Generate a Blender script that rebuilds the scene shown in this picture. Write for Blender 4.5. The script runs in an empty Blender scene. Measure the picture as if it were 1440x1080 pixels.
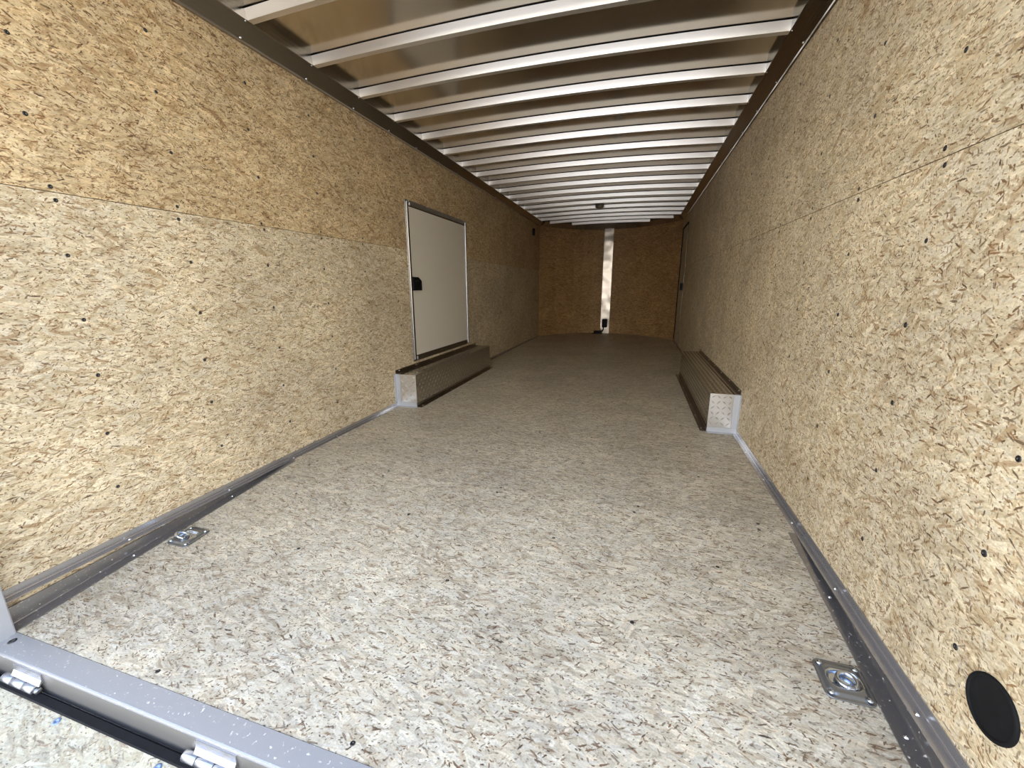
import bpy, bmesh, math, random
from mathutils import Vector, Matrix
random.seed(11)
S = bpy.context.scene
COL = S.collection

# ------------------------------------------------------------------ camera
PITCH, YAW, ROLL, FPX = -0.2340377, 0.2919746, -0.0019771, 572.858
CAM = Vector((1.77510, 0.0, 0.92003))
cy, sy, cp, sp = math.cos(YAW), math.sin(YAW), math.cos(PITCH), math.sin(PITCH)
fwd = Vector((-sy * cp, cy * cp, sp))
rgt = Vector((cy, sy, 0.0))
upv = rgt.cross(fwd)
r2 = math.cos(ROLL) * rgt + math.sin(ROLL) * upv
u2 = -math.sin(ROLL) * rgt + math.cos(ROLL) * upv
cam_data = bpy.data.cameras.new('camera')
cam = bpy.data.objects.new('camera', cam_data)
COL.objects.link(cam)
cam.matrix_world = Matrix(((r2.x, u2.x, -fwd.x, CAM.x), (r2.y, u2.y, -fwd.y, CAM.y),
                           (r2.z, u2.z, -fwd.z, CAM.z), (0, 0, 0, 1)))
cam_data.sensor_width = 36.0
cam_data.lens = FPX / 1440.0 * 36.0
cam_data.clip_start = 0.02
S.camera = cam

# ------------------------------------------------------------------ view, world, sun
S.view_settings.view_transform = 'Standard'
S.view_settings.look = 'None'
S.view_settings.gamma = 1.0
S.view_settings.use_curve_mapping = False
S.view_settings.exposure = 1.35
S.cycles.max_bounces = 14
S.cycles.diffuse_bounces = 8
S.cycles.glossy_bounces = 8
S.cycles.use_denoising = True
S.cycles.adaptive_threshold = 0.015

world = bpy.data.worlds.new('sky')
S.world = world
world.use_nodes = True
wn, wl = world.node_tree.nodes, world.node_tree.links
wn.clear()
w_out = wn.new('ShaderNodeOutputWorld')
w_bg = wn.new('ShaderNodeBackground')
w_tc = wn.new('ShaderNodeTexCoord')
w_sep = wn.new('ShaderNodeSeparateXYZ')
w_ramp = wn.new('ShaderNodeValToRGB')
w_ramp.color_ramp.elements[0].position = 0.0
w_ramp.color_ramp.elements[0].color = (1.50, 1.45, 1.36, 1)
w_ramp.color_ramp.elements[1].position = 0.7
w_ramp.color_ramp.elements[1].color = (0.38, 0.52, 0.86, 1)
w_mid = w_ramp.color_ramp.elements.new(0.3)
w_mid.color = (0.95, 1.0, 1.06, 1)
wl.new(w_tc.outputs['Generated'], w_sep.inputs[0])
wl.new(w_sep.outputs['Z'], w_ramp.inputs[0])
wl.new(w_ramp.outputs[0], w_bg.inputs[0])
w_bg.inputs[1].default_value = 2.0
wl.new(w_bg.outputs[0], w_out.inputs[0])

sun_data = bpy.data.lights.new('sun', 'SUN')
sun_data.energy = 5.0
sun_data.color = (1.0, 0.95, 0.86)
sun_data.angle = 0.01
sun = bpy.data.objects.new('sun', sun_data)
COL.objects.link(sun)
sun.rotation_euler = (math.radians(-47), 0, math.radians(-12))    # shines from the front, leaving the open rear end in the trailer's shade
sun.location = (3, 9, 9)

# ------------------------------------------------------------------ dimensions (metres)
W = 2.44            # clear width, x from 0 (left wall) to W (right wall)
H = 1.99            # top of the boarded walls
CX, CZ = 0.078, 2.047   # cove trim: reaches in by CX, up to CZ
SKIN = 2.091        # roof skin at the sides
CROWN = 0.026
YS, SL = 1.645, 0.08    # seam where the floor starts to dip towards the opening, and its slope
Y0 = 0.547          # inner edge of the rear sill
B0, BS = 1.6586, 0.3855     # first roof bow, bow spacing
XC = 1.185


def floor_z(y):
    return 0.0 if y >= YS else -SL * (YS - y)


def crown(x):
    t = (x - W / 2) / (W / 2 - CX)
    return CROWN * max(0.0, 1 - t * t)


NOSE = [(1.0, 7.70), (0.93, 7.82), (0.80, 8.03), (0.66, 8.20), (0.54, 8.33), (0.40, 8.43), (0.25, 8.50), (0.10, 8.54), (0.0, 8.55)]


def nose_pts(off=0.0):
    """plan polyline of the rounded front wall, left corner to right corner"""
    L = [(XC - t * XC, y) for t, y in NOSE]
    Rr = [(XC + t * (W - XC), y) for t, y in reversed(NOSE[:-1])]
    return L + Rr


def nose_y(x):
    p = nose_pts()
    for (x0, y0), (x1, y1) in zip(p, p[1:]):
        if x0 <= x <= x1:
            return y0 + (y1 - y0) * (x - x0) / (x1 - x0)
    return p[0][1]


# ------------------------------------------------------------------ material helpers
def new_mat(name):
    m = bpy.data.materials.new(name)
    m.use_nodes = True
    nt = m.node_tree
    b = nt.nodes['Principled BSDF']
    return m, nt, b


def node(nt, t, **kw):
    n = nt.nodes.new(t)
    for k, v in kw.items():
        setattr(n, k, v)
    return n


def math_n(nt, op, a, b=None, clamp=False):
    n = node(nt, 'ShaderNodeMath', operation=op, use_clamp=clamp)
    for i, v in enumerate((a, b)):
        if v is None:
            continue
        if isinstance(v, (int, float)):
            n.inputs[i].default_value = v
        else:
            nt.links.new(v, n.inputs[i])
    return n.outputs[0]


def mix_c(nt, fac, a, b, blend='MIX'):
    n = node(nt, 'ShaderNodeMix', data_type='RGBA', blend_type=blend)
    for sock, v in ((n.inputs[0], fac), (n.inputs[6], a), (n.inputs[7], b)):
        if isinstance(v, (int, float)):
            sock.default_value = v
        elif isinstance(v, tuple):
            sock.default_value = (*v, 1)
        else:
            nt.links.new(v, sock)
    return n.outputs[2]


def ramp(nt, fac, stops, interp='LINEAR'):
    n = node(nt, 'ShaderNodeValToRGB')
    n.color_ramp.interpolation = interp
    els = n.color_ramp.elements
    while len(els) < len(stops):
        els.new(0.5)
    for e, (p, c) in zip(els, stops):
        e.position = p
        e.color = (*c, 1) if len(c) == 3 else c
    nt.links.new(fac, n.inputs[0])
    return n.outputs[0]


def srgb(r, g, b):
    f = lambda c: (c / 255 / 12.92) if c / 255 <= 0.04045 else ((c / 255 + 0.055) / 1.055) ** 2.4
    return (f(r), f(g), f(b))


def sc(c, k):
    return tuple(v * k for v in c)


def osb(name, u, v, pale, mid, brown, dark, seed=0.0, spread=1.0, tilt=0.0, rough=0.62, cover=0.86, sliver=0.942):
    """Oriented-strand board: layered elongated flakes, slivers and grain in the plane (u, v)."""
    m, nt, bsdf = new_mat(name)
    L = nt.links
    tc = node(nt, 'ShaderNodeTexCoord')
    sep = node(nt, 'ShaderNodeSeparateXYZ')
    L.new(tc.outputs['Object'], sep.inputs[0])
    comb = node(nt, 'ShaderNodeCombineXYZ')
    L.new(sep.outputs[u], comb.inputs[0])
    L.new(sep.outputs[v], comb.inputs[1])
    comb.inputs[2].default_value = 0
    base = comb.outputs[0]
    # gentle wander so that strands bend
    nz = node(nt, 'ShaderNodeTexNoise')
    nz.inputs['Scale'].default_value = 9.0
    nz.inputs['Detail'].default_value = 2.0
    off = node(nt, 'ShaderNodeVectorMath', operation='ADD')
    L.new(base, off.inputs[0])
    off.inputs[1].default_value = (seed, seed * 1.7, 0)
    L.new(off.outputs[0], nz.inputs['Vector'])
    nsub = node(nt, 'ShaderNodeVectorMath', operation='SUBTRACT')
    L.new(nz.outputs['Color'], nsub.inputs[0])
    nsub.inputs[1].default_value = (0.5, 0.5, 0.5)
    nscl = node(nt, 'ShaderNodeVectorMath', operation='SCALE')
    L.new(nsub.outputs[0], nscl.inputs[0])
    nscl.inputs['Scale'].default_value = 0.014
    # finer ragged edges
    nz2 = node(nt, 'ShaderNodeTexNoise')
    nz2.inputs['Scale'].default_value = 130.0
    nz2.inputs['Detail'].default_value = 3.0
    L.new(off.outputs[0], nz2.inputs['Vector'])
    nsub2 = node(nt, 'ShaderNodeVectorMath', operation='SUBTRACT')
    L.new(nz2.outputs['Color'], nsub2.inputs[0])
    nsub2.inputs[1].default_value = (0.5, 0.5, 0.5)
    nscl2 = node(nt, 'ShaderNodeVectorMath', operation='SCALE')
    L.new(nsub2.outputs[0], nscl2.inputs[0])
    nscl2.inputs['Scale'].default_value = 0.0045
    a1 = node(nt, 'ShaderNodeVectorMath', operation='ADD')
    L.new(off.outputs[0], a1.inputs[0])
    L.new(nscl.outputs[0], a1.inputs[1])
    a2 = node(nt, 'ShaderNodeVectorMath', operation='ADD')
    L.new(a1.outputs[0], a2.inputs[0])
    L.new(nscl2.outputs[0], a2.inputs[1])
    P = a2.outputs[0]

    def vor(ang, lx, ly, k):
        mp = node(nt, 'ShaderNodeMapping', vector_type='TEXTURE')
        mp.inputs['Location'].default_value = (k * 3.13, k * 1.37, 0)
        mp.inputs['Rotation'].default_value = (0, 0, ang * spread + tilt)
        mp.inputs['Scale'].default_value = (lx, ly, 1)
        L.new(P, mp.inputs['Vector'])
        vo = node(nt, 'ShaderNodeTexVoronoi', voronoi_dimensions='2D', feature='F1')
        vo.inputs['Scale'].default_value = 1.0
        L.new(mp.outputs[0], vo.inputs['Vector'])
        s = node(nt, 'ShaderNodeSeparateColor')
        L.new(vo.outputs['Color'], s.inputs[0])
        return s.outputs[0], s.outputs[1], s.outputs[2], vo.outputs['Distance']

    def grain(ang, k):
        mp = node(nt, 'ShaderNodeMapping', vector_type='TEXTURE')
        mp.inputs['Location'].default_value = (k, k * 2.1, 0)
        mp.inputs['Rotation'].default_value = (0, 0, ang * spread + tilt)
        mp.inputs['Scale'].default_value = (0.055, 0.0045, 1)
        L.new(P, mp.inputs['Vector'])
        g = node(nt, 'ShaderNodeTexNoise', noise_dimensions='2D')
        g.inputs['Scale'].default_value = 1.0
        g.inputs['Detail'].default_value = 3.0
        g.inputs['Roughness'].default_value = 0.65
        L.new(mp.outputs[0], g.inputs['Vector'])
        return g.outputs['Fac']

    hgt = None
    half = tuple((a + c) / 2 for a, c in zip(mid, pale))
    tone = [(0.0, sc(mid, 0.86)), (0.3, half), (0.65, pale), (1.0, sc(pale, 1.22))]
    r, g, b, d = vor(0.15, 0.12, 0.032, 1)
    col = ramp(nt, r, tone)
    hgt = g
    for k, (ang, lx, ly, thr) in enumerate([(-0.45, 0.14, 0.034, 0.40), (0.55, 0.11, 0.028, 0.42), (-0.12, 0.10, 0.020, 0.48), (0.9, 0.13, 0.036, 0.62), (-0.3, 0.07, 0.013, 0.60),
                                            (1.15, 0.05, 0.012, 0.76), (0.28, 0.050, 0.008, 0.68), (-0.85, 0.040, 0.008, 0.78), (-0.2, 0.032, 0.006, 0.72)]):
        r, g, b, d = vor(ang, lx, ly, k + 2)
        edge = math_n(nt, 'SUBTRACT', g, thr)
        mask = math_n(nt, 'MULTIPLY', math_n(nt, 'MULTIPLY', edge, 6.0, True), 0.92)
        gr = grain(ang, k)
        t2 = math_n(nt, 'ADD', r, math_n(nt, 'MULTIPLY', math_n(nt, 'SUBTRACT', gr, 0.5), 0.55))
        tint = ramp(nt, b, [(0.0, (1.05, 0.985, 0.93)), (0.4, (1.0, 1.0, 0.98)), (0.7, (1.0, 1.005, 1.03)), (1.0, (0.94, 0.965, 1.03))])
        col = mix_c(nt, mask, col, mix_c(nt, 1.0, ramp(nt, t2, tone), tint, 'MULTIPLY'))
        hm = node(nt, 'ShaderNodeMix', data_type='FLOAT')
        L.new(mask, hm.inputs[0]); L.new(hgt, hm.inputs[2]); L.new(b, hm.inputs[3])
        hgt = hm.outputs[0]
    # brown flakes
    for k, (ang, lx, ly, thr) in enumerate([(-0.3, 0.055, 0.012, cover), (0.4, 0.045, 0.010, cover + 0.01), (0.05, 0.038, 0.0075, cover), (1.0, 0.028, 0.009, cover + 0.03), (-0.6, 0.085, 0.020, cover + 0.045)]):
        r, g, b, d = vor(ang, lx, ly, k + 11)
        inner = math_n(nt, 'MULTIPLY', math_n(nt, 'SUBTRACT', 0.60, d), 9.0, True)
        mask = math_n(nt, 'MULTIPLY', math_n(nt, 'MULTIPLY', math_n(nt, 'SUBTRACT', g, thr), 60.0, True), inner)
        mask = math_n(nt, 'MULTIPLY', mask, math_n(nt, 'ADD', math_n(nt, 'MULTIPLY', b, 0.65), 0.10))
        gr = grain(ang, k + 20)
        cb = ramp(nt, math_n(nt, 'ADD', math_n(nt, 'MULTIPLY', r, 0.7), math_n(nt, 'MULTIPLY', gr, 0.4)), [(0.1, brown), (0.9, mid)])
        col = mix_c(nt, mask, col, cb)
    # thin dark slivers
    for k, (ang, lx, ly, thr) in enumerate([(-0.5, 0.0296, 0.0055, sliver), (0.35, 0.0281, 0.0050, sliver), (0.0, 0.0343, 0.0058, sliver - 0.02), (0.9, 0.0172, 0.0050, sliver),
                                            (-1.1, 0.0140, 0.0048, sliver + 0.01), (0.15, 0.0101, 0.0038, sliver - 0.03), (-0.25, 0.0086, 0.0038, sliver - 0.03), (0.7, 0.0070, 0.0036, sliver - 0.03)]):
        r, g, b, d = vor(ang, lx, ly, k + 23)
        inner = math_n(nt, 'MULTIPLY', math_n(nt, 'SUBTRACT', 0.48, d), 7.0, True)
        mask = math_n(nt, 'MULTIPLY', math_n(nt, 'MULTIPLY', math_n(nt, 'SUBTRACT', g, thr), 80.0, True), inner)
        mask = math_n(nt, 'MULTIPLY', mask, math_n(nt, 'ADD', math_n(nt, 'MULTIPLY', b, 0.6), 0.38))
        col = mix_c(nt, mask, col, ramp(nt, r, [(0.0, dark), (1.0, brown)]))
    # board-scale variation
    big = node(nt, 'ShaderNodeTexNoise')
    big.inputs['Scale'].default_value = 2.2
    big.inputs['Detail'].default_value = 3.0
    L.new(off.outputs[0], big.inputs['Vector'])
    bv = ramp(nt, big.outputs['Fac'], [(0.3, (0.86, 0.86, 0.86)), (0.7, (1.10, 1.10, 1.08))])
    col = mix_c(nt, 1.0, col, bv, 'MULTIPLY')
    # fine wood grain and fibre
    g1, g2 = grain(0.1, 41), grain(-0.35, 47)
    gsum = math_n(nt, 'ADD', g1, g2)
    col = mix_c(nt, 1.0, col, ramp(nt, math_n(nt, 'MULTIPLY', gsum, 0.5), [(0.33, (0.80, 0.79, 0.77)), (0.5, (1.0, 1.0, 1.0)), (0.68, (1.13, 1.13, 1.14))]), 'MULTIPLY')
    fn = node(nt, 'ShaderNodeTexNoise')
    fn.inputs['Scale'].default_value = 210.0
    fn.inputs['Detail'].default_value = 2.0
    L.new(off.outputs[0], fn.inputs['Vector'])
    col = mix_c(nt, 1.0, col, ramp(nt, fn.outputs['Fac'], [(0.3, (0.84, 0.83, 0.82)), (0.5, (1.0, 1.0, 1.0)), (0.7, (1.10, 1.10, 1.10))]), 'MULTIPLY')
    L.new(col, bsdf.inputs['Base Color'])
    bsdf.inputs['Roughness'].default_value = rough
    bsdf.inputs['Specular IOR Level'].default_value = 0.35
    bp = node(nt, 'ShaderNodeBump')
    bp.inputs['Strength'].default_value = 0.35
    bp.inputs['Distance'].default_value = 0.0015
    L.new(hgt, bp.inputs['Height'])
    L.new(bp.outputs[0], bsdf.inputs['Normal'])
    return m


def metal(name, color=(0.76, 0.75, 0.73), rough=0.22, axis=None, brush=0.0, wave=0.0, speck=0.0, wave_scale=4.0, body=1.0):
    m, nt, bsdf = new_mat(name)
    L = nt.links
    bsdf.inputs['Metallic'].default_value = body
    bsdf.inputs['Base Color'].default_value = (*color, 1)
    bsdf.inputs['Roughness'].default_value = rough
    tc = node(nt, 'ShaderNodeTexCoord')
    if axis is not None:
        mp = node(nt, 'ShaderNodeMapping')
        s = [160.0, 160.0, 160.0]
        s[axis] = 1.2
        mp.inputs['Scale'].default_value = s
        L.new(tc.outputs['Object'], mp.inputs[0])
        n = node(nt, 'ShaderNodeTexNoise')
        n.inputs['Scale'].default_value = 1.0
        n.inputs['Detail'].default_value = 2.0
        L.new(mp.outputs[0], n.inputs['Vector'])
        rr = math_n(nt, 'ADD', math_n(nt, 'MULTIPLY', n.outputs['Fac'], 0.14), rough - 0.07)
        L.new(rr, bsdf.inputs['Roughness'])
        cm = ramp(nt, n.outputs['Fac'], [(0.3, sc(color, 0.93)), (0.7, color)])
        L.new(cm, bsdf.inputs['Base Color'])
        nrm = None
        if brush:
            bp = node(nt, 'ShaderNodeBump')
            bp.inputs['Strength'].default_value = brush
            bp.inputs['Distance'].default_value = 0.0006
            L.new(n.outputs['Fac'], bp.inputs['Height'])
            L.new(bp.outputs[0], bsdf.inputs['Normal'])
    if wave:
        n2 = node(nt, 'ShaderNodeTexNoise')
        n2.inputs['Scale'].default_value = wave_scale
        n2.inputs['Detail'].default_value = 1.0
        L.new(tc.outputs['Object'], n2.inputs['Vector'])
        bp2 = node(nt, 'ShaderNodeBump')
        bp2.inputs['Strength'].default_value = wave
        bp2.inputs['Distance'].default_value = 0.03
        L.new(n2.outputs['Fac'], bp2.inputs['Height'])
        L.new(bp2.outputs[0], bsdf.inputs['Normal'])
    if speck:
        n3 = node(nt, 'ShaderNodeTexNoise')
        n3.inputs['Scale'].default_value = 130.0
        n3.inputs['Detail'].default_value = 3.0
        L.new(tc.outputs['Object'], n3.inputs['Vector'])
        k = math_n(nt, 'MULTIPLY', math_n(nt, 'SUBTRACT', n3.outputs['Fac'], 1 - speck), 14.0, True)
        dm = mix_c(nt, k, color, (0.62, 0.56, 0.46))
        L.new(dm, bsdf.inputs['Base Color'])
        L.new(math_n(nt, 'SUBTRACT', body, k, True), bsdf.inputs['Metallic'])
        L.new(math_n(nt, 'ADD', math_n(nt, 'MULTIPLY', k, 0.4), rough), bsdf.inputs['Roughness'])
    return m


def plain(name, color, rough=0.5, spec=0.5, noise=0.0):
    m, nt, bsdf = new_mat(name)
    bsdf.inputs['Base Color'].default_value = (*color, 1)
    bsdf.inputs['Roughness'].default_value = rough
    bsdf.inputs['Specular IOR Level'].default_value = spec
    if noise:
        tc = node(nt, 'ShaderNodeTexCoord')
        n = node(nt, 'ShaderNodeTexNoise')
        n.inputs['Scale'].default_value = 40.0
        n.inputs['Detail'].default_value = 4.0
        nt.links.new(tc.outputs['Object'], n.inputs['Vector'])
        c = ramp(nt, n.outputs['Fac'], [(0.3, sc(color, 1 - noise)), (0.7, sc(color, 1 + noise))])
        nt.links.new(c, bsdf.inputs['Base Color'])
    return m


LOW = dict(pale=srgb(209, 195, 165), mid=srgb(190, 171, 134), brown=srgb(146, 108, 68), dark=srgb(74, 54, 36))
UPP = dict(pale=srgb(206, 184, 144), mid=srgb(184, 157, 114), brown=srgb(130, 90, 50), dark=srgb(66, 46, 28))
FLO = dict(pale=srgb(198, 188, 164), mid=srgb(176, 163, 138), brown=srgb(128, 98, 68), dark=srgb(62, 50, 40))
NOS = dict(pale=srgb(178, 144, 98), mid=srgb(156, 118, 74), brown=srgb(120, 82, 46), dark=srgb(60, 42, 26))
RMP = dict(pale=srgb(178, 171, 147), mid=srgb(164, 154, 128), brown=srgb(138, 116, 90), dark=srgb(96, 84, 70))
M = {
    'osb_left_low': osb('strand_board_left_lower', 1, 2, seed=1.3, cover=0.90, **LOW),
    'osb_left_up': osb('strand_board_left_upper', 1, 2, seed=7.9, cover=0.875, sliver=0.938, **UPP),
    'osb_right_low': osb('strand_board_right_lower', 1, 2, seed=13.1, cover=0.895, spread=1.5, **LOW),
    'osb_right_up': osb('strand_board_right_upper', 1, 2, seed=19.4, cover=0.90, **LOW),
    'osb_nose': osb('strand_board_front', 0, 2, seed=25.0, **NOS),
    'osb_floor': osb('strand_board_floor', 0, 1, seed=31.0, rough=0.5, cover=0.955, sliver=0.957, **FLO),
    'osb_ramp': osb('strand_board_ramp', 0, 1, seed=37.0, rough=0.6, cover=0.96, sliver=0.965, **RMP),
    'skin': metal('mill_aluminium_roof_skin', (0.72, 0.67, 0.60), 0.155),
    'bow': metal('galvanised_roof_bow', (0.82, 0.77, 0.69), 0.33, body=0.8),
    'alu': metal('mill_aluminium_trim', (0.52, 0.51, 0.51), 0.27, body=0.85),
    'cove': metal('fluted_aluminium_cove', (0.44, 0.41, 0.37), 0.20, axis=1, brush=0.3),
    'dusty': metal('dusty_aluminium_trim', (0.34, 0.33, 0.325), 0.28, speck=0.36, body=0.85),
    'sill': metal('scuffed_aluminium_sill', (0.395, 0.39, 0.375), 0.42, speck=0.36, body=0.45),
    'dull': metal('dull_aluminium_face', (0.36, 0.34, 0.31), 0.36, body=0.7),
    'door_frame_dim': metal('aluminium_frame_dark_reflection', (0.30, 0.28, 0.25), 0.22),  # same aluminium as the far jamb, dark reflections put into the colour
    'flange': metal('dark_mill_flange', (0.42, 0.39, 0.35), 0.20),
    'tread_end': metal('diamond_plate_lit_end', (0.68, 0.66, 0.63), 0.28, body=0.85),  # paler copy of the cover plate, light on the ends put into colour
    'hinge': metal('hinge_steel', (0.46, 0.47, 0.50), 0.27, body=0.9),
    'post': metal('satin_aluminium_post', (0.50, 0.51, 0.53), 0.45, body=0.6),
    'mirror': metal('wavy_bright_aluminium', (0.28, 0.245, 0.205), 0.24, wave=0.9, wave_scale=3.0),
    'tread': metal('diamond_plate_dim_cover', (0.56, 0.53, 0.49), 0.18),  # darker copy of the end plate, dim reflections put into colour
    'zinc': metal('zinc_plated_steel', (0.25, 0.26, 0.26), 0.30, body=0.8),
    'zinc_sky': metal('zinc_steel_sky_tint', (0.60, 0.66, 0.74), 0.20),  # paler, bluer copy of the zinc with the sky reflection in its colour
    'screw_dark': metal('dark_screw_steel', (0.085, 0.083, 0.08), 0.38, body=0.9),
    'screw_blue': metal('blue_coated_screw', (0.20, 0.27, 0.42), 0.4, body=0.7),
    'screw_bright': metal('bright_screw_steel', (0.88, 0.88, 0.88), 0.14),
    'white': plain('white_door_skin', srgb(216, 208, 190), 0.35),
    'black': plain('black_plastic', (0.005, 0.005, 0.005), 0.6, 0.2),
    'rubber': plain('black_rubber', (0.006, 0.006, 0.0065), 0.7, 0.2, noise=0.3),
    'ground': plain('gravel_yard', (0.40, 0.38, 0.35), 0.9, noise=0.2),
    'paint': plain('outer_shell_paint', (0.55, 0.55, 0.55), 0.5),
    'lens': plain('smoked_lamp_lens', (0.22, 0.19, 0.15), 0.3),
}


# ------------------------------------------------------------------ mesh helpers
class MB:
    def __init__(self):
        self.bm = bmesh.new()

    def quad(self, pts, mi=0):
        f = self.bm.faces.new([self.bm.verts.new(p) for p in pts])
        f.material_index = mi
        return f

    def box(self, x0, x1, y0, y1, z0, z1, mi=0, bev=0.0):
        x0, x1 = min(x0, x1), max(x0, x1)
        vs = [self.bm.verts.new(p) for p in ((x0, y0, z0), (x1, y0, z0), (x1, y1, z0), (x0, y1, z0),
                                             (x0, y0, z1), (x1, y0, z1), (x1, y1, z1), (x0, y1, z1))]
        fs = [self.bm.faces.new([vs[i] for i in q]) for q in ((3, 2, 1, 0), (4, 5, 6, 7), (0, 1, 5, 4), (1, 2, 6, 5), (2, 3, 7, 6), (3, 0, 4, 7))]
        for f in fs:
            f.material_index = mi
        if bev:
            es = list({e for f in fs for e in f.edges})
            bmesh.ops.bevel(self.bm, geom=es, offset=bev, segments=2, affect='EDGES', profile=0.5)

    def prism(self, prof, fn0, fn1, mi=0):
        """a closed profile placed by fn0 at one end and fn1 at the other"""
        a = [self.bm.verts.new(fn0(*p)) for p in prof]
        b = [self.bm.verts.new(fn1(*p)) for p in prof]
        n = len(prof)
        fs = []
        for i in range(n):
            fs.append(self.bm.faces.new((a[i], a[(i + 1) % n], b[(i + 1) % n], b[i])))
        fs.append(self.bm.faces.new(list(reversed(a))))
        fs.append(self.bm.faces.new(b))
        for f in fs:
            f.material_index = mi

    def sweep(self, prof, frames, mi=0, cap=True):
        """closed profile carried through a list of placing functions"""
        rings = [[self.bm.verts.new(fn(*p)) for p in prof] for fn in frames]
        n = len(prof)
        for a, b in zip(rings, rings[1:]):
            for i in range(n):
                f = self.bm.faces.new((a[i], a[(i + 1) % n], b[(i + 1) % n], b[i]))
                f.material_index = mi
        if cap:
            self.bm.faces.new(list(reversed(rings[0])))
            self.bm.faces.new(rings[-1])

    def lathe(self, prof, c, axis, seg=20, mi=0):
        """profile [(radius, height)] spun round axis through c"""
        ax = Vector(axis).normalized()
        t = ax.orthogonal().normalized()
        b = ax.cross(t)
        c = Vector(c)
        rings = []
        for r, h in prof:
            if r < 1e-6:
                rings.append([self.bm.verts.new(c + ax * h)])
            else:
                rings.append([self.bm.verts.new(c + ax * h + (t * math.cos(2 * math.pi * i / seg) + b * math.sin(2 * math.pi * i / seg)) * r) for i in range(seg)])
        for a, q in zip(rings, rings[1:]):
            for i in range(seg):
                j = (i + 1) % seg
                if len(a) == 1 and len(q) == 1:
                    continue
                if len(a) == 1:
                    f = self.bm.faces.new((a[0], q[j], q[i]))
                elif len(q) == 1:
                    f = self.bm.faces.new((a[i], a[j], q[0]))
                else:
                    f = self.bm.faces.new((a[i], a[j], q[j], q[i]))
                f.material_index = mi
                f.smooth = True

    def tube(self, pts, r, seg=10, closed=False, mi=0, squash=1.0):
        pts = [Vector(p) for p in pts]
        n = len(pts)
        rings = []
        prev = None
        for i, p in enumerate(pts):
            if closed:
                d = pts[(i + 1) % n] - pts[i - 1]
            else:
                d = pts[min(i + 1, n - 1)] - pts[max(i - 1, 0)]
            d.normalize()
            if prev is None:
                s = d.orthogonal().normalized()
            else:
                s = (prev - d * prev.dot(d)).normalized()
            prev = s
            b = d.cross(s)
            rings.append([self.bm.verts.new(p + (s * math.cos(2 * math.pi * k / seg) + b * math.sin(2 * math.pi * k / seg) * squash) * r) for k in range(seg)])
        m = n if closed else n - 1
        for i in range(m):
            a, q = rings[i], rings[(i + 1) % n]
            for k in range(seg):
                f = self.bm.faces.new((a[k], a[(k + 1) % seg], q[(k + 1) % seg], q[k]))
                f.material_index = mi
                f.smooth = True
        if not closed:
            self.bm.faces.new(list(reversed(rings[0])))
            self.bm.faces.new(rings[-1])

    def build(self, name, mats, parent=None, fix=True):
        if fix:
            bmesh.ops.recalc_face_normals(self.bm, faces=self.bm.faces)
        me = bpy.data.meshes.new(name)
        self.bm.to_mesh(me)
        self.bm.free()
        for m in (mats if isinstance(mats, (list, tuple)) else [mats]):
            me.materials.append(m)
        o = bpy.data.objects.new(name, me)
        COL.objects.link(o)
        if parent is not None:
            o.parent = parent
            o.matrix_parent_inverse = parent.matrix_basis.inverted()
        return o


def structure(o):
    o['kind'] = 'structure'
    return o


def tag(o, label, cat, group=None):
    o['label'] = label
    o['category'] = cat
    if group:
        o['group'] = group
    return o


def empty(name, loc):
    o = bpy.data.objects.new(name, None)
    o.location = loc
    o.empty_display_size = 0.05
    COL.objects.link(o)
    return o


def side_x(side, o):
    return o if side == 'left' else W - o


SCREW = {}


def add_screw(kind, loc, axis, parent, scale=1.0, name='screw'):
    """one screw head; the mesh is shared, every head is an object"""
    if kind not in SCREW:
        b = MB()
        if kind == 'flat':          # bugle head sunk in the board, with a drive recess
            b.lathe([(0.0052, -0.0008), (0.0054, 0.0006), (0.0044, 0.0012), (0.0018, 0.0013), (0.0016, 0.0003), (0, 0.0003)], (0, 0, 0), (0, 0, 1), 12)
            mm = M['screw_dark']
        else:                       # pan head with washer
            b.lathe([(0.0066, 0), (0.0066, 0.0010), (0.0046, 0.0012), (0.0042, 0.0030), (0.0026, 0.0042), (0.0012, 0.0044), (0.0010, 0.0034), (0, 0.0034)], (0, 0, 0), (0, 0, 1), 14)
            mm = M['screw_bright']
        o0 = b.build('screw', mm)
        SCREW[kind] = o0.data
        bpy.data.objects.remove(o0)
    o = bpy.data.objects.new(name, SCREW[kind])
    COL.objects.link(o)
    q = Vector((0, 0, 1)).rotation_difference(Vector(axis))
    o.rotation_euler = q.to_euler()
    o.location = loc
    o.scale = (scale,) * 3
    o.parent = parent
    o.matrix_parent_inverse = parent.matrix_basis.inverted()
    return o


# ================================================================== SETTING
# floor: level deck with a rounded front, and the dipping tail towards the opening
b = MB()
NP = nose_pts()
deck = [(-0.03, YS + 0.0012), (W + 0.03, YS + 0.0012), (W + 0.03, 7.72)] + [(x, y + 0.03) for x, y in reversed(NP)] + [(-0.03, 7.72)]
b.prism([(x, y) for x, y in deck], lambda x, y: (x, y, -0.018), lambda x, y: (x, y, 0.0))
b.prism([(Y0 + 0.0015, floor_z(Y0)), (YS - 0.0012, 0.0), (YS - 0.0012, -0.018), (Y0 + 0.0015, floor_z(Y0) - 0.018)],
        lambda y, z: (-0.03, y, z), lambda y, z: (W + 0.03, y, z))
floor = structure(b.build('floor', M['osb_floor']))
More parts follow.
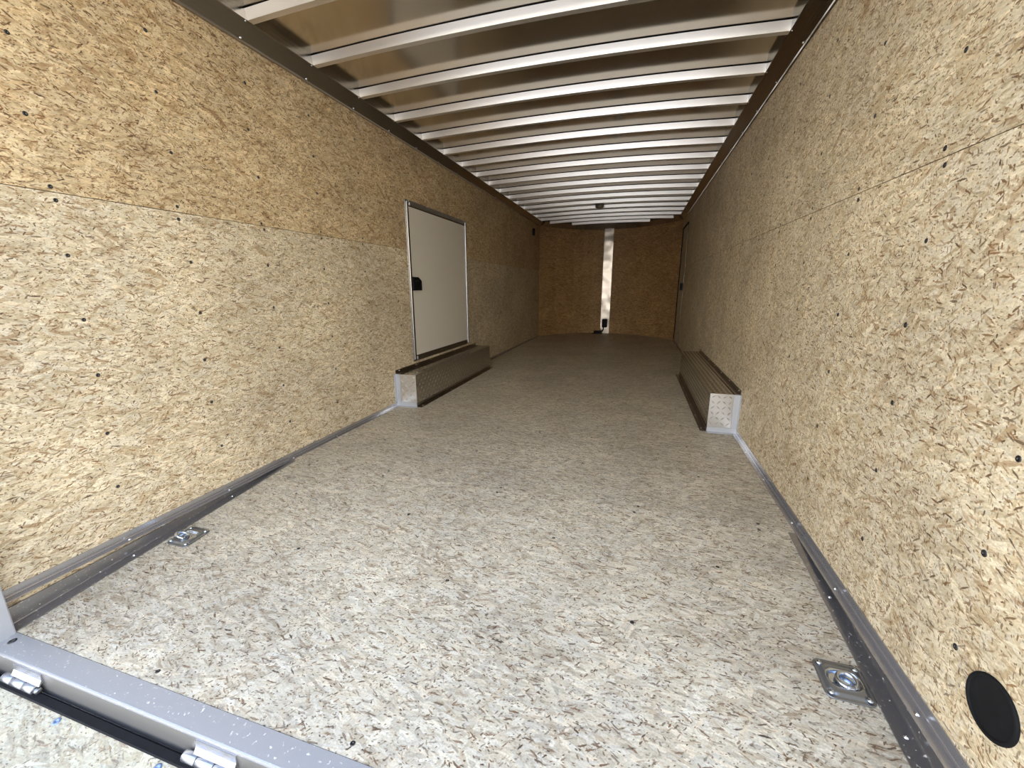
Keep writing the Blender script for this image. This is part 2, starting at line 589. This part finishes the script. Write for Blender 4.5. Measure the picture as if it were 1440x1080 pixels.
# rows of deck screws, doubled along the seam
rows = [(0.575, (0.605, 1.217, 1.83)), (1.07, (0.61, 1.22, 1.83)), (1.372, (0.31, 0.9, 1.52, 2.1)), (YS - 0.022, (0.165, 0.61, 1.22, 1.83, 2.29)), (YS + 0.022, (0.165, 0.61, 1.22, 1.83, 2.29)),
        (2.05, (0.34, 0.95, 1.55, 2.12)), (2.45, (0.34, 0.95, 1.22, 1.55, 2.12)), (2.85, (0.34, 0.95, 1.55, 2.12)), (3.25, (0.34, 0.95, 1.55, 2.12))]
for y, xs in rows:
    for x in xs:
        add_screw('flat', (x + random.uniform(-.008, .008), y + random.uniform(-.006, .006), floor_z(y) - 0.0002), (0, 0, 1), floor, 1.15)


def side_wall(side):
    bb = MB()
    low, up = 0.0, 0.0
    a, c = side_x(side, 0.0), side_x(side, -0.045)
    g = 0.0012
    bb.box(a, c, 0.46, 7.72, -0.16, 1.212 - g, 0)
    bb.box(a, c, 0.46, 7.72, 1.212 + g, H + 0.13, 1)
    bb.box(side_x(side, -0.010), c, 0.46, 7.72, 1.2, 1.22, 2)     # backing behind the joint
    o = bb.build('wall_' + side, [M['osb_%s_low' % side], M['osb_%s_up' % side], M['screw_dark']])
    structure(o)
    zs = [0.21, 0.42, 0.62, 0.82, 1.02, 1.193, 1.23, 1.43, 1.63, 1.83]
    ys = [0.90 + 0.39 * k for k in range(10)]
    nx = (1, 0, 0) if side == 'left' else (-1, 0, 0)
    for y in ys:
        for z in zs:
            if side == 'left' and 2.95 < y < 4.3 and z < 1.66:
                continue
            if 2.6 < y < 4.7 and z < 0.34:
                continue
            yy = y + random.uniform(-0.012, 0.012)
            zz = z + random.uniform(-0.008, 0.008)
            add_screw('flat', (side_x(side, -0.0003), yy, zz), nx, o, random.uniform(1.15, 1.35))
    return o


wall_left = side_wall('left')
wall_right = side_wall('right')

# rounded front wall, two boarded halves meeting behind the centre strip
mid = len(NP) // 2
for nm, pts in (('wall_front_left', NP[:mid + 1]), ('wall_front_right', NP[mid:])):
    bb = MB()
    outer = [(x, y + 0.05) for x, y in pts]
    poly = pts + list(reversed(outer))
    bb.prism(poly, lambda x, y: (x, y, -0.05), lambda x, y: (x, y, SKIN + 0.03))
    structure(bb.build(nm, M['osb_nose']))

# ceiling skin, slightly crowned, with the outer roof above it
bb = MB()
NX = 24
ylist = [0.46 + k * 0.4 for k in range(21)] + [8.62]
xs = [-0.045 + (W + 0.09) * i / NX for i in range(NX + 1)]
lowv = [[bb.bm.verts.new((x, y, SKIN + crown(min(max(x, CX), W - CX)))) for x in xs] for y in ylist]
for r0, r1 in zip(lowv, lowv[1:]):
    for i in range(NX):
        f = bb.bm.faces.new((r0[i], r0[i + 1], r1[i + 1], r1[i]))
        f.smooth = True
bb.box(-0.05, W + 0.05, 0.42, 8.66, SKIN + 0.05, SKIN + 0.08, 1)
bb.box(-0.05, -0.045, 0.46, 8.66, SKIN, SKIN + 0.05, 1)
bb.box(W + 0.045, W + 0.05, 0.46, 8.66, SKIN, SKIN + 0.05, 1)
ceiling = structure(bb.build('ceiling', [M['skin'], M['paint']], fix=False))

# cove trims along both top edges, a screw under every bow
for n_, side in ((1, 'left'), (2, 'right')):
    bb = MB()
    prof = [(0.0, H), (0.004, H - 0.006), (0.010, H - 0.004), (0.012, H + 0.004), (CX - 0.004, CZ - 0.002), (CX, CZ), (CX, SKIN + 0.002), (CX - 0.003, SKIN + 0.002), (0.0, SKIN - 0.002)]
    bb.prism(prof, lambda o, z: (side_x(side, o), 0.50, z), lambda o, z: (side_x(side, o), 7.73, z))
    t = structure(bb.build('trim_%d' % n_, M['cove']))
    for k in range(0, 14):
        y = B0 + BS * k
        add_screw('pan', (side_x(side, 0.016), y + 0.02, H + 0.0065), ((0.63 if side == 'left' else -0.63), 0, -0.77), t, 0.9)
        add_screw('pan', (side_x(side, CX - 0.006), y + 0.004, CZ - 0.0035), ((0.63 if side == 'left' else -0.63), 0, -0.77), t, 0.6)

# header trim following the rounded front
bb = MB()
def nose_frame(i):
    x, y = NP[i]
    x0, y0 = NP[max(i - 1, 0)]
    x1, y1 = NP[min(i + 1, len(NP) - 1)]
    tx, ty = x1 - x0, y1 - y0
    l = math.hypot(tx, ty)
    nx_, ny_ = ty / l, -tx / l       # inward
    return lambda o, z: (x + nx_ * o, y + ny_ * o, z)
bb.sweep([(-0.01, H + 0.01), (0.012, H + 0.004), (0.055, 2.075), (0.055, SKIN + 0.03), (-0.01, SKIN + 0.03)], [nose_frame(i) for i in range(len(NP))])
structure(bb.build('trim_3', M['cove']))

# level angle strips at the foot of the side walls (in front of and beyond the wheel boxes)
LB = {'left': (2.733, 4.427), 'right': (2.775, 4.619)}
def angle_prof(ho, hz, th, r=0.004):
    return [(ho, 0.0), (ho, th), (th + r, th), (th + r * 0.3, th + r * 0.3), (th, th + r), (th, hz), (0.0003, hz), (0.0003, 0.0)]
for side in ('left', 'right'):
    bb = MB()
    y1, y2 = LB[side]
    pr_ = angle_prof(0.027, 0.030, 0.0026)
    bb.prism(pr_, lambda o, z: (side_x(side, o), Y0 + 0.002, z + 0.0005), lambda o, z: (side_x(side, o), y1 - 0.006, z + 0.0005))
    bb.prism(angle_prof(0.022, 0.024, 0.0026), lambda o, z: (side_x(side, o), y2 + 0.004, z + 0.0005), lambda o, z: (side_x(side, o), 7.69, z + 0.0005))
    t = structure(bb.build('baseboard_' + side, M['alu']))
    for y in ((0.88, 1.28, 1.66, 2.01, 2.44) if side == 'left' else (0.93, 1.33, 1.71, 2.10, 2.45)):
        add_screw('pan', (side_x(side, 0.015), y, 0.0031), (0, 0, 1), t, 0.8)
# dusty angle strips on the dipping floor, their upright legs filling the wedge under the level strips
for n_, side in ((4, 'left'), (5, 'right')):
    bb = MB()
    prof = angle_prof(0.045, 0.060, 0.0028)
    yb = YS - 0.012
    z0, z1 = floor_z(Y0 + 0.004), floor_z(yb)
    bb.prism([(o, z) for o, z in prof], lambda o, z: (side_x(side, o + 0.006), Y0 + 0.004, z0 + 0.0005 + z), lambda o, z: (side_x(side, o + 0.006), yb, z1 + 0.0005 + (z if z < 0.003 else min(z, 0.0045))))
    t = structure(bb.build('trim_%d' % n_, M['dusty']))
    for y in ((0.875, 1.278) if side == 'left' else (0.92, 1.32)):
        add_screw('pan', (side_x(side, 0.029), y, floor_z(y) + 0.0034), (0, -SL, 1), t, 0.8)

# bright wavy strip closing the centre of the front wall
bb = MB()
for x0, x1, dy in ((1.098, 1.106, 0.035), (1.262, 1.270, 0.035)):
    bb.box(x0, x1, 8.55 - dy, 8.58, 0.0, 2.06)
bb.box(1.106, 1.262, 8.525, 8.535, 0.0, 2.06)
bb.box(1.104, 1.264, 8.512, 8.526, 2.035, 2.06)
structure(bb.build('trim_6', M['mirror']))

# rear sill and the face that drops from its outer edge
zs0 = floor_z(Y0)
bb = MB()
bb.prism([(Y0, zs0 + 0.001), (0.493, zs0 - 0.0035), (0.490, zs0 - 0.0045), (0.489, zs0 - 0.008), (0.490, -0.176), (0.500, -0.182), (Y0, -0.182)],
         lambda y, z: (-0.05, y, z), lambda y, z: (W + 0.05, y, z))
sill = structure(bb.build('trim_7', M['sill']))
add_screw('flat', (0.085, 0.524, zs0 - 0.0012), (0, -SL, 1), sill, 1.9)
bb = MB()   # the outward face is smoother, unscuffed metal
bb.box(-0.05, W + 0.05, 0.4880, 0.4898, -0.172, zs0 - 0.012)
bb.build('drop_face', M['dull'], sill)

# corner posts of the rear frame
for n_, side in ((8, 'left'), (9, 'right')):
    bb = MB()
    bb.box(side_x(side, -0.06), side_x(side, 0.056), 0.40, Y0, -0.20, 2.20, bev=0.004)
    structure(bb.build('trim_%d' % n_, M['post']))
bb = MB()
bb.box(-0.06, W + 0.06, 0.40, Y0, 2.06, 2.20, bev=0.004)
structure(bb.build('trim_10', M['post']))

# ground outside, one big slab with the trailer standing over it
bb = MB()
bb.box(-40, 42, -45, 50, -0.72, -0.62)
structure(bb.build('ground', M['ground']))

# ================================================================== side door on the left wall
D0, D1, DZ0, DZ1 = 3.0106, 4.2189, 0.307, 1.5865
bb = MB()
FWD_, FH = 0.046, 0.014
bb.box(0.0, 0.004, D0 + 0.02, D1 - 0.02, DZ0 + 0.02, DZ1 - 0.02)
door1 = structure(bb.build('door_1', M['rubber']))
def frame_bar(y0, y1, z0, z1):
    bar = MB()
    bar.box(0.0, 0.006, y0, y1, z0, z1, bev=0.0015)
    long_y = (y1 - y0) > (z1 - z0)
    if long_y:
        zc0 = z0 + 0.014 if z0 < 0.5 else z0 + 0.004
        bar.box(0.004, FH, y0 + 0.014, y1 - 0.014, zc0, zc0 + 0.026, bev=0.003)
    else:
        yc0 = y0 + 0.014 if y0 < 3.5 else y0 + 0.004
        bar.box(0.004, FH, yc0, yc0 + 0.026, z0 + 0.014, z1 - 0.014, bev=0.003)
    return bar
frame_bar(D0, D0 + FWD_, DZ0, DZ1).build('frame_side', M['door_frame_dim'], door1)
frame_bar(D1 - FWD_, D1, DZ0, DZ1).build('frame_side', M['alu'], door1)
frame_bar(D0 + FWD_, D1 - FWD_, DZ1 - FWD_, DZ1).build('frame_top', M['door_frame_dim'], door1)
frame_bar(D0 + FWD_, D1 - FWD_, DZ0, DZ0 + FWD_).build('frame_bottom', M['door_frame_dim'], door1)
bb = MB()
bb.box(0.003, 0.009, D0 + FWD_ + 0.002, D1 - FWD_ - 0.008, DZ0 + FWD_ + 0.003, DZ1 - FWD_ - 0.003, bev=0.001)
bb.build('panel', M['white'], door1)['label'] = 'white door panel'
bb = MB()   # latch: chamfered black housing
hy0, hy1, hz0, hz1 = 3.035, 3.172, 0.893, 1.0
bb.prism([(hy0, hz0), (hy1, hz0), (hy1, hz1 - 0.03), (hy1 - 0.05, hz1), (hy0, hz1)], lambda y, z: (0.008, y, z), lambda y, z: (0.030, y, z))
latch = bb.build('latch', M['black'], door1)
latch['label'] = 'black plastic door latch'
bb = MB()
bb.tube([(0.031, hy0 + 0.03, hz1 - 0.030), (0.044, hy0 + 0.06, hz1 - 0.036), (0.044, hy0 + 0.09, hz1 - 0.052), (0.031, hy0 + 0.115, hz1 - 0.066)], 0.006, 8)
bb.build('latch_handle', M['black'], latch)
for y in (D0 + 0.06, D0 + 0.35, D0 + 0.65, D0 + 0.95, D1 - 0.06):
    for z in (DZ0 + 0.008, DZ1 - 0.008):
        add_screw('pan', (0.0055, y, z), (1, 0, 0), door1, 0.8)
for z in (0.5, 0.8, 1.1, 1.4):
    add_screw('pan', (0.0055, D0 + 0.008, z), (1, 0, 0), door1, 0.8)

# ================================================================== side door near the front of the right wall
E0, E1, EZ0, EZ1 = 6.86, 7.585, 0.03, 1.85
bb = MB()
xr = lambda o: W - o
bb.box(xr(0.0), xr(0.003), E0 + 0.02, E1 - 0.02, EZ0, EZ1 - 0.02)
door2 = structure(bb.build('door_2', M['osb_right_low']))
bb = MB()
bb.box(xr(0.0), xr(0.016), E1 - 0.03, E1, EZ0, EZ1, bev=0.003)
bb.build('frame_side', M['rubber'], door2)
bb = MB()
bb.box(xr(0.0), xr(0.016), E0, E1 - 0.03, EZ1 - 0.025, EZ1, bev=0.003)
bb.build('frame_top', M['rubber'], door2)
bb = MB()
bb.box(xr(0.0), xr(0.006), E0, E0 + 0.02, EZ0, EZ1 - 0.025, bev=0.002)
bb.build('frame_side', M['door_frame_dim'], door2)
bb = MB()
bb.box(xr(0.003), xr(0.034), E0 + 0.03, E0 + 0.14, 0.865, 0.975, bev=0.008)
la = bb.build('latch', M['black'], door2)
la['label'] = 'black plastic door latch'

# ================================================================== wheel boxes
def lug(bm, c, du, dv, n, ln, wd, h):
    """one raised tread lug: a small lens-shaped ridge"""
    c = Vector(c)
    top = c + n * h
    e0, e1 = c - du * ln, c + du * ln
    s0, s1 = c - dv * wd, c + dv * wd
    t0, t1 = c - du * ln * 0.45 + n * h, c + du * ln * 0.45 + n * h
    v = [bm.verts.new(p) for p in (e0, s0, e1, s1, t0, t1)]
    for q in ((0, 1, 4), (1, 5, 4), (1, 2, 5), (2, 3, 5), (3, 4, 5), (3, 0, 4)):
        bm.faces.new([v[i] for i in q])


def tread(mb, origin, U, V, lu, lv, n, pitch=0.030, wd=0.0036, ht=0.0026):
    U, V, n, origin = Vector(U), Vector(V), Vector(n), Vector(origin)
    nu, nv = max(1, int(lu / pitch)), max(1, int(lv / pitch))
    pu, pv = lu / nu, lv / nv
    d1, d2 = (U + V).normalized(), (U - V).normalized()
    for i in range(nu):
        for j in range(nv):
            c = origin + U * (i + 0.5) * pu + V * (j + 0.5) * pv
            if (i + j) % 2:
                lug(mb.bm, c, d1, d2, n, 0.48 * pitch, wd, ht)
            else:
                lug(mb.bm, c, d2, d1, n, 0.48 * pitch, wd, ht)


def wheel_box(side, y0, y1, label):
    bw, bh = 0.174, 0.257
    X = lambda o: side_x(side, o + 0.0008)
    s = 1 if side == 'left' else -1
    root = empty('wheel_box', (X(bw / 2), (y0 + y1) / 2, 0))
    tag(root, label, 'wheel box')
    bb = MB()      # long cover: folded sheet with an inner face and a top
    bb.prism([(bw, 0.0), (bw, bh), (0.0, bh), (0.0, bh - 0.004), (bw - 0.004, bh - 0.004), (bw - 0.004, 0.0)],
             lambda o, z: (X(o), y0 + 0.002, z), lambda o, z: (X(o), y1, z))
    bmesh.ops.recalc_face_normals(bb.bm, faces=bb.bm.faces)
    tread(bb, (X(bw), y0 + 0.01, 0.03), (0, 1, 0), (0, 0, 1), y1 - y0 - 0.02, bh - 0.035, (s, 0, 0))
    tread(bb, (X(0.045), y0 + 0.01, bh), (0, 1, 0), (s, 0, 0), y1 - y0 - 0.02, bw - 0.05, (0, 0, 1))
    bb.build('cover', M['tread'], root, fix=False)
    for nm, yy, ny in (('end_panel', y0, -1), ('end_panel', y1, 1)):
        bb = MB()
        bb.box(X(0.0), X(bw), yy, yy - ny * 0.003, 0.0, bh - 0.001)
        bmesh.ops.recalc_face_normals(bb.bm, faces=bb.bm.faces)
        tread(bb, (X(0.038), yy, 0.040), (s, 0, 0), (0, 0, 1), bw - 0.042, bh - 0.043, (0, ny, 0), 0.031, 0.0046, 0.0050)
        ep = bb.build(nm, M['tread_end'], root, fix=False)
        if ny < 0:
            ep['label'] = 'diamond plate end facing the opening'
    bb = MB()      # flange along the wall
    bb.box(X(0.0), X(0.003), y0 - 0.004, y1, bh, bh + 0.030, bev=0.001)
    bb.box(X(0.0), X(0.036), y0 - 0.004, y1, bh + 0.0022, bh + 0.005, bev=0.001)
    fl = bb.build('wall_flange', M['flange'], root)
    k = 7
    for i in range(k):
        add_screw('pan', (X(0.003), y0 + 0.05 + (y1 - y0 - 0.1) * i / (k - 1), bh + 0.018), (s, 0, 0), fl, 0.8)
    bb = MB()      # flange along the floor
    bb.box(X(bw), X(bw + 0.040), y0 - 0.004, y1, 0.0005, 0.0035, bev=0.001)
    bb.box(X(bw + 0.0022), X(bw + 0.005), y0 - 0.004, y1, 0.0005, 0.028, bev=0.001)
    fl = bb.build('floor_flange', M['flange'], root)
    for i in range(k):
        add_screw('pan', (X(bw + 0.024), y0 + 0.05 + (y1 - y0 - 0.1) * i / (k - 1), 0.0033), (0, 0, 1), fl, 0.8)
    bb = MB()      # bright angle round the near end
    bb.box(X(0.0), X(0.036), y0 - 0.0052, y0 - 0.0024, 0.0345, bh, bev=0.001)
    bb.box(X(0.0), X(0.003), y0 - 0.030, y0 - 0.0024, 0.032, bh, bev=0.001)
    bb.build('end_angle', M['post'], root)
    bb = MB()
    bb.box(X(0.0), X(bw), y0 - 0.0052, y0 - 0.0024, 0.0, 0.034, bev=0.001)
    bb.box(X(0.028), X(bw), y0 - 0.032, y0 - 0.0024, 0.0005, 0.0035, bev=0.001)
    bb.build('end_angle', M['post'], root)
    return root


wheel_box('left', *LB['left'], 'diamond plate wheel box on the floor below the white side door')
wheel_box('right', *LB['right'], 'diamond plate wheel box on the floor along the right wall')

# ================================================================== roof bows
ORD = ['first', 'second', 'third', 'fourth', 'fifth', 'sixth', 'seventh', 'eighth', 'ninth', 'tenth', 'eleventh', 'twelfth',
       'thirteenth', 'fourteenth', 'fifteenth', 'sixteenth', 'seventeenth', 'eighteenth']
def roof_bow(i):
    y = B0 + BS * i
    xa, xb = CX - 0.001, W - CX + 0.001
    if y > 7.55:
        pts = [x / 200 * W for x in range(201) if nose_y(x / 200 * W) - 0.03 > y + 0.035]
        xa, xb = max(xa, min(pts)), min(xb, max(pts))
    root = empty('roof_bow', ((xa + xb) / 2, y, SKIN))
    where = 'nearest to the camera' if i == 0 else ('%s from the camera' % ORD[i])
    if i == 17:
        where = 'farthest, short one over the front wall'
    tag(root, 'arched bright metal roof bow across the ceiling, %s' % where, 'roof bow', 'roof bows under the ceiling')
    n = 20
    xs_ = [xa + (xb - xa) * k / n for k in range(n + 1)]
    th = 0.0018
    tl = 0.010      # the web leans forward a little towards its lower edge
    zb, zt = CZ - SKIN, -0.0045
    fr = [(lambda p, q, x=x: (x, y + p, SKIN + crown(x) + q)) for x in xs_]
    web = MB()
    web.sweep([(tl, zb), (0.0, zt), (th, zt), (tl + th, zb)], fr)
    web.build('web', M['bow'], root)
    fl = MB()
    fl.sweep([(tl, zb), (tl + 0.030, zb), (tl + 0.030, zb + 0.008), (tl + 0.0285, zb + 0.008), (tl + 0.0285, zb + th), (tl, zb + th)], fr)
    fl.build('lower_flange', M['bow'], root)
    ft = MB()
    ft.sweep([(0.004, zt), (0.030, zt), (0.030, -0.0005), (0.004, -0.0005)], fr)
    ft.build('shaded_upper_flange', M['rubber'], root)  # black colour stands in for the shade in the gap above the web
    return root


for i in range(18):
    roof_bow(i)

# ================================================================== recessed tie-down rings
def sstep(a, c, x):
    t = min(1.0, max(0.0, (x - a) / (c - a)))
    return t * t * (3 - 2 * t)


def tie_down(cx_, cy_, ring_up, label):
    root = empty('tie_down', (0, 0, 0))
    tag(root, label, 'tie-down')
    h, rc = 0.053, 0.016
    out = []
    for qx, qy, a0 in ((1, 1, 0), (-1, 1, 90), (-1, -1, 180), (1, -1, 270)):
        for k in range(9):
            a = math.radians(a0 + 90 / 8 * k)
            out.append((qx * (h - rc) + rc * math.cos(a), qy * (h - rc) + rc * math.sin(a)))
        x1, y1 = out[-1]
        nx_, ny_ = {0: (-1, 1), 90: (-1, -1), 180: (1, -1), 270: (1, 1)}[a0]
        for k in range(1, 10):     # points along the straight side
            t = k / 10 * 2 * (h - rc)
            out.append((x1 - t, y1) if a0 == 0 else (x1, y1 - t) if a0 == 90 else (x1 + t, y1) if a0 == 180 else (x1, y1 + t))
    px0, px1 = ((-0.012, 0.016) if not ring_up else (-0.016, 0.014))

    def height(x, y):
        # raised pan, pressed rib near the edge, round-ended pocket, dimples under the bolts
        e = h - max(abs(x), abs(y))
        z = 0.0030 + 0.0050 * sstep(0.006, 0.016, e)
        qx = min(max(x, px0), px1)
        d = math.hypot(x - qx, y) - 0.0235
        z += 0.0016 * math.exp(-((d - 0.003) / 0.0022) ** 2)
        z -= 0.0062 * sstep(0.0015, -0.0060, d)
        for bx in (-1, 1):
            for by in (-1, 1):
                r = math.hypot(x - bx * 0.0395, y - by * 0.0395)
                z -= 0.0025 * sstep(0.010, 0.006, r)
        return z
    bb = MB()
    rings = []
    N = 30
    for k in range(N + 1):
        t = 1 - k / N
        if t < 1e-6:
            rings.append([bb.bm.verts.new((0, 0, height(0, 0)))])
        else:
            rings.append([bb.bm.verts.new((x * t, y * t, height(x * t, y * t) if k else 0.0026)) for x, y in out])
    base = [bb.bm.verts.new((x, y, 0)) for x, y in out]
    m = len(out)
    for a, q in zip([base] + rings, rings):
        for i in range(m):
            j = (i + 1) % m
            f = bb.bm.faces.new((a[i], a[j], q[j], q[i]) if len(q) > 1 else (a[i], a[j], q[0]))
            f.smooth = True
            cc = f.calc_center_median()
            if cc.z > 0.0005 and math.hypot(cc.x - min(max(cc.x, px0), px1), cc.y) < 0.0268:
                f.material_index = 1       # pocket in the paler metal, its sky reflection put into the colour
    bb.bm.faces.new(list(reversed(base)))
    bb.build('plate', [M['zinc'], M['zinc_sky']], root)
    # ring
    r = 0.0050
    R = 0.0200 if not ring_up else 0.0215
    if ring_up:
        e1 = Vector((0.89, 0.0, -0.45)).normalized()
        nrm = Vector((0.40, 0.454, 0.793)).normalized()
        c = Vector((-0.017, -0.010, 0.0140))
    else:
        e1 = Vector((1, 0, 0.05)).normalized()
        nrm = Vector((-0.05, -0.02, 1)).normalized()
        c = Vector((0.006, -0.002, 0.0105))
    e2 = nrm.cross(e1).normalized()
    bb = MB()
    bb.tube([c + e1 * R * math.cos(2 * math.pi * k / 32) + e2 * R * math.sin(2 * math.pi * k / 32) for k in range(32)], r, 12, closed=True)
    bb.build('ring', M['zinc_sky'], root)['label'] = 'bright steel ring'
    # strap that holds the ring down
    hp = c + e1 * R if ring_up else c - e2 * R
    bb = MB()
    ax = e2 if ring_up else e1
    bb.tube([Vector((hp.x, hp.y, 0.007)) - ax * 0.011, Vector((hp.x, hp.y, hp.z + 0.0035)) - ax * 0.006, Vector((hp.x, hp.y, hp.z + 0.0045)), Vector((hp.x, hp.y, hp.z + 0.0035)) + ax * 0.006, Vector((hp.x, hp.y, 0.007)) + ax * 0.011], 0.0034, 8)
    bb.build('strap', M['zinc'], root)
    for qx in (-1, 1):
        for qy in (-1, 1):
            bb = MB()
            bb.lathe([(0.0068, 0.0050), (0.0068, 0.0066), (0.0056, 0.0084), (0.0030, 0.0098), (0.0, 0.0102)], (qx * 0.0395, qy * 0.0395, 0), (0, 0, 1), 16)
            bb.build('bolt', M['zinc_sky'], root)
    root.location = (cx_, cy_, floor_z(cy_) + 0.0006)
    root.rotation_euler = (math.atan(SL), 0, 0)
    return root


tie_down(2.334, 1.027, False, 'square zinc tie-down on the floor by the right wall, its ring lying flat')
tie_down(0.121, 1.010, True, 'square zinc tie-down on the floor by the left wall, its ring standing up')

# ================================================================== black round fitting low on the right wall
root = empty('round_fitting', (W, 0.807, 0.176))
tag(root, 'black round fitting low on the right wall beside the tie-down', 'fitting')
bb = MB()
bb.lathe([(0.056, 0.0), (0.056, 0.0035), (0.0535, 0.005), (0.049, 0.0045), (0.048, 0.003)], (W, 0.807, 0.176), (-1, 0, 0), 40)
bb.build('rim', M['rubber'], root)
bb = MB()
bb.lathe([(0.050, 0.0), (0.050, 0.0032), (0.047, 0.0026), (0.0, 0.0026)], (W, 0.807, 0.176), (-1, 0, 0), 40)
bb.build('cover', M['rubber'], root)

# ================================================================== small fittings at the far end
root = empty('ceiling_light', (1.155, 6.58, SKIN + crown(1.155)))
tag(root, 'small round dark dome light on the ceiling near the front end', 'light')
zc = SKIN + crown(1.155)
bb = MB()
bb.lathe([(0.0, 0.001), (0.060, 0.001), (0.062, -0.046), (0.056, -0.052), (0.048, -0.054)], (1.155, 6.60, zc), (0, 0, 1), 24)
bb.build('base', M['lens'], root)
bb = MB()
bb.lathe([(0.050, -0.053), (0.042, -0.060), (0.022, -0.065), (0.0, -0.066)], (1.155, 6.60, zc), (0, 0, 1), 24)
bb.build('lens', M['lens'], root)

bb = MB()
bb.box(0.0, 0.030, 7.12, 7.20, 1.775, 1.885, bev=0.005)
tag(bb.build('wall_box', M['black']), 'small black box high on the left wall near the front corner', 'box')

root = empty('junction_box', (1.18, 8.50, 0.13))
tag(root, 'black upright box at the foot of the bright front strip', 'box')
bb = MB()
bb.box(1.128, 1.232, 8.470, 8.525, 0.115, 0.285, bev=0.018)
bb.build('body', M['black'], root)
bb = MB()
bb.tube([(1.165, 8.495, 0.12), (1.160, 8.47, 0.07), (1.135, 8.44, 0.03), (1.11, 8.42, 0.018)], 0.010, 8)
bb.build('cable', M['rubber'], root)

root = empty('floor_block', (1.06, 8.38, 0))
tag(root, 'black low block on the floor left of the bright front strip', 'block')
bb = MB()
bb.box(0.985, 1.135, 8.34, 8.42, 0.0, 0.060, bev=0.012)
bb.build('body', M['black'], root)
bb = MB()
bb.box(0.94, 1.15, 8.33, 8.43, 0.0, 0.008, bev=0.003)
bb.build('base', M['rubber'], root)

# ================================================================== ramp and its hinges
RT, RE = -0.150, 0.463      # height and edge of the ramp top next to the sill
RSL = math.radians(11.0)
root = empty('ramp', (W / 2, RE, RT))
tag(root, 'pale strand board ramp folded down behind the metal sill', 'ramp')
def rp(v, w):               # along the ramp (away from the trailer), above its top
    return (RE - v * math.cos(RSL), RT - v * math.sin(RSL) + w * math.cos(RSL))
bb = MB()
prof = [(0.0, 0.0), (2.05, 0.0), (2.05, -0.018), (0.0, -0.018)]
bb.prism(prof, lambda v, w: (0.03, *rp(v, w)), lambda v, w: (W - 0.03, *rp(v, w)))
panel = bb.build('panel', M['osb_ramp'], root)
bb = MB()
bb.prism([(-0.001, -0.018), (2.05, -0.018), (2.05, -0.05), (-0.001, -0.05)], lambda v, w: (0.03, *rp(v, w)), lambda v, w: (W - 0.03, *rp(v, w)))
bb.build('frame', M['alu'], root)
bb = MB()
bb.prism([(-0.015, -0.010), (-0.012, -0.002), (0.006, 0.0022), (0.009, 0.0003), (0.009, -0.0165), (-0.0005, -0.0175), (-0.0005, -0.05), (-0.022, -0.05), (-0.024, -0.024)], lambda v, w: (0.03, *rp(v, w)), lambda v, w: (W - 0.03, *rp(v, w)))
bb.build('rubber_seal', M['rubber'], root)
SCREW['blue'] = SCREW['flat'].copy()
SCREW['blue'].materials[0] = M['screw_blue']
for x, v in ((0.43, 0.022), (0.79, 0.022), (1.18, 0.022), (1.60, 0.022)):
    add_screw('blue', (x, *rp(v, 0.0)), (0, math.sin(-RSL), math.cos(RSL)), panel, 1.7)['label'] = 'blue screw head'


def hinge(x0, label):
    hy, hz, r = 0.4745, -0.1435, 0.0120
    root = empty('hinge', (x0 + 0.07, hy, hz))
    tag(root, label, 'hinge', 'ramp hinges under the sill')
    bb = MB()
    bb.prism([(0.4882, -0.1010), (0.4850, -0.1010), (0.4835, -0.118), (0.476, -0.131), (0.4785, -0.133), (0.4882, -0.121)], lambda y, z: (x0 + 0.028, y, z), lambda y, z: (x0 + 0.150, y, z))
    bb.build('leaf', M['hinge'], root)
    for a, c in ((0.0, 0.040), (0.0425, 0.092), (0.0945, 0.135)):
        bb = MB()
        bb.lathe([(0, 0), (r - 0.002, 0), (r, 0.0015), (r, c - a - 0.0015), (r - 0.002, c - a), (0, c - a)], (x0 + a, hy, hz), (1, 0, 0), 20)
        bb.build('knuckle', M['hinge'], root)
    bb = MB()
    bb.lathe([(0, 0), (0.005, 0), (0.005, 0.006), (0.0085, 0.006), (0.0085, 0.013), (0.004, 0.015), (0, 0.015)], (x0 + 0.135, hy, hz), (1, 0, 0), 6)
    bb.build('pin', M['zinc'], root)
    return root


hinge(0.143, 'silver ramp hinge under the sill next to the corner post')
hinge(0.832, 'silver ramp hinge under the sill farther from the corner post')
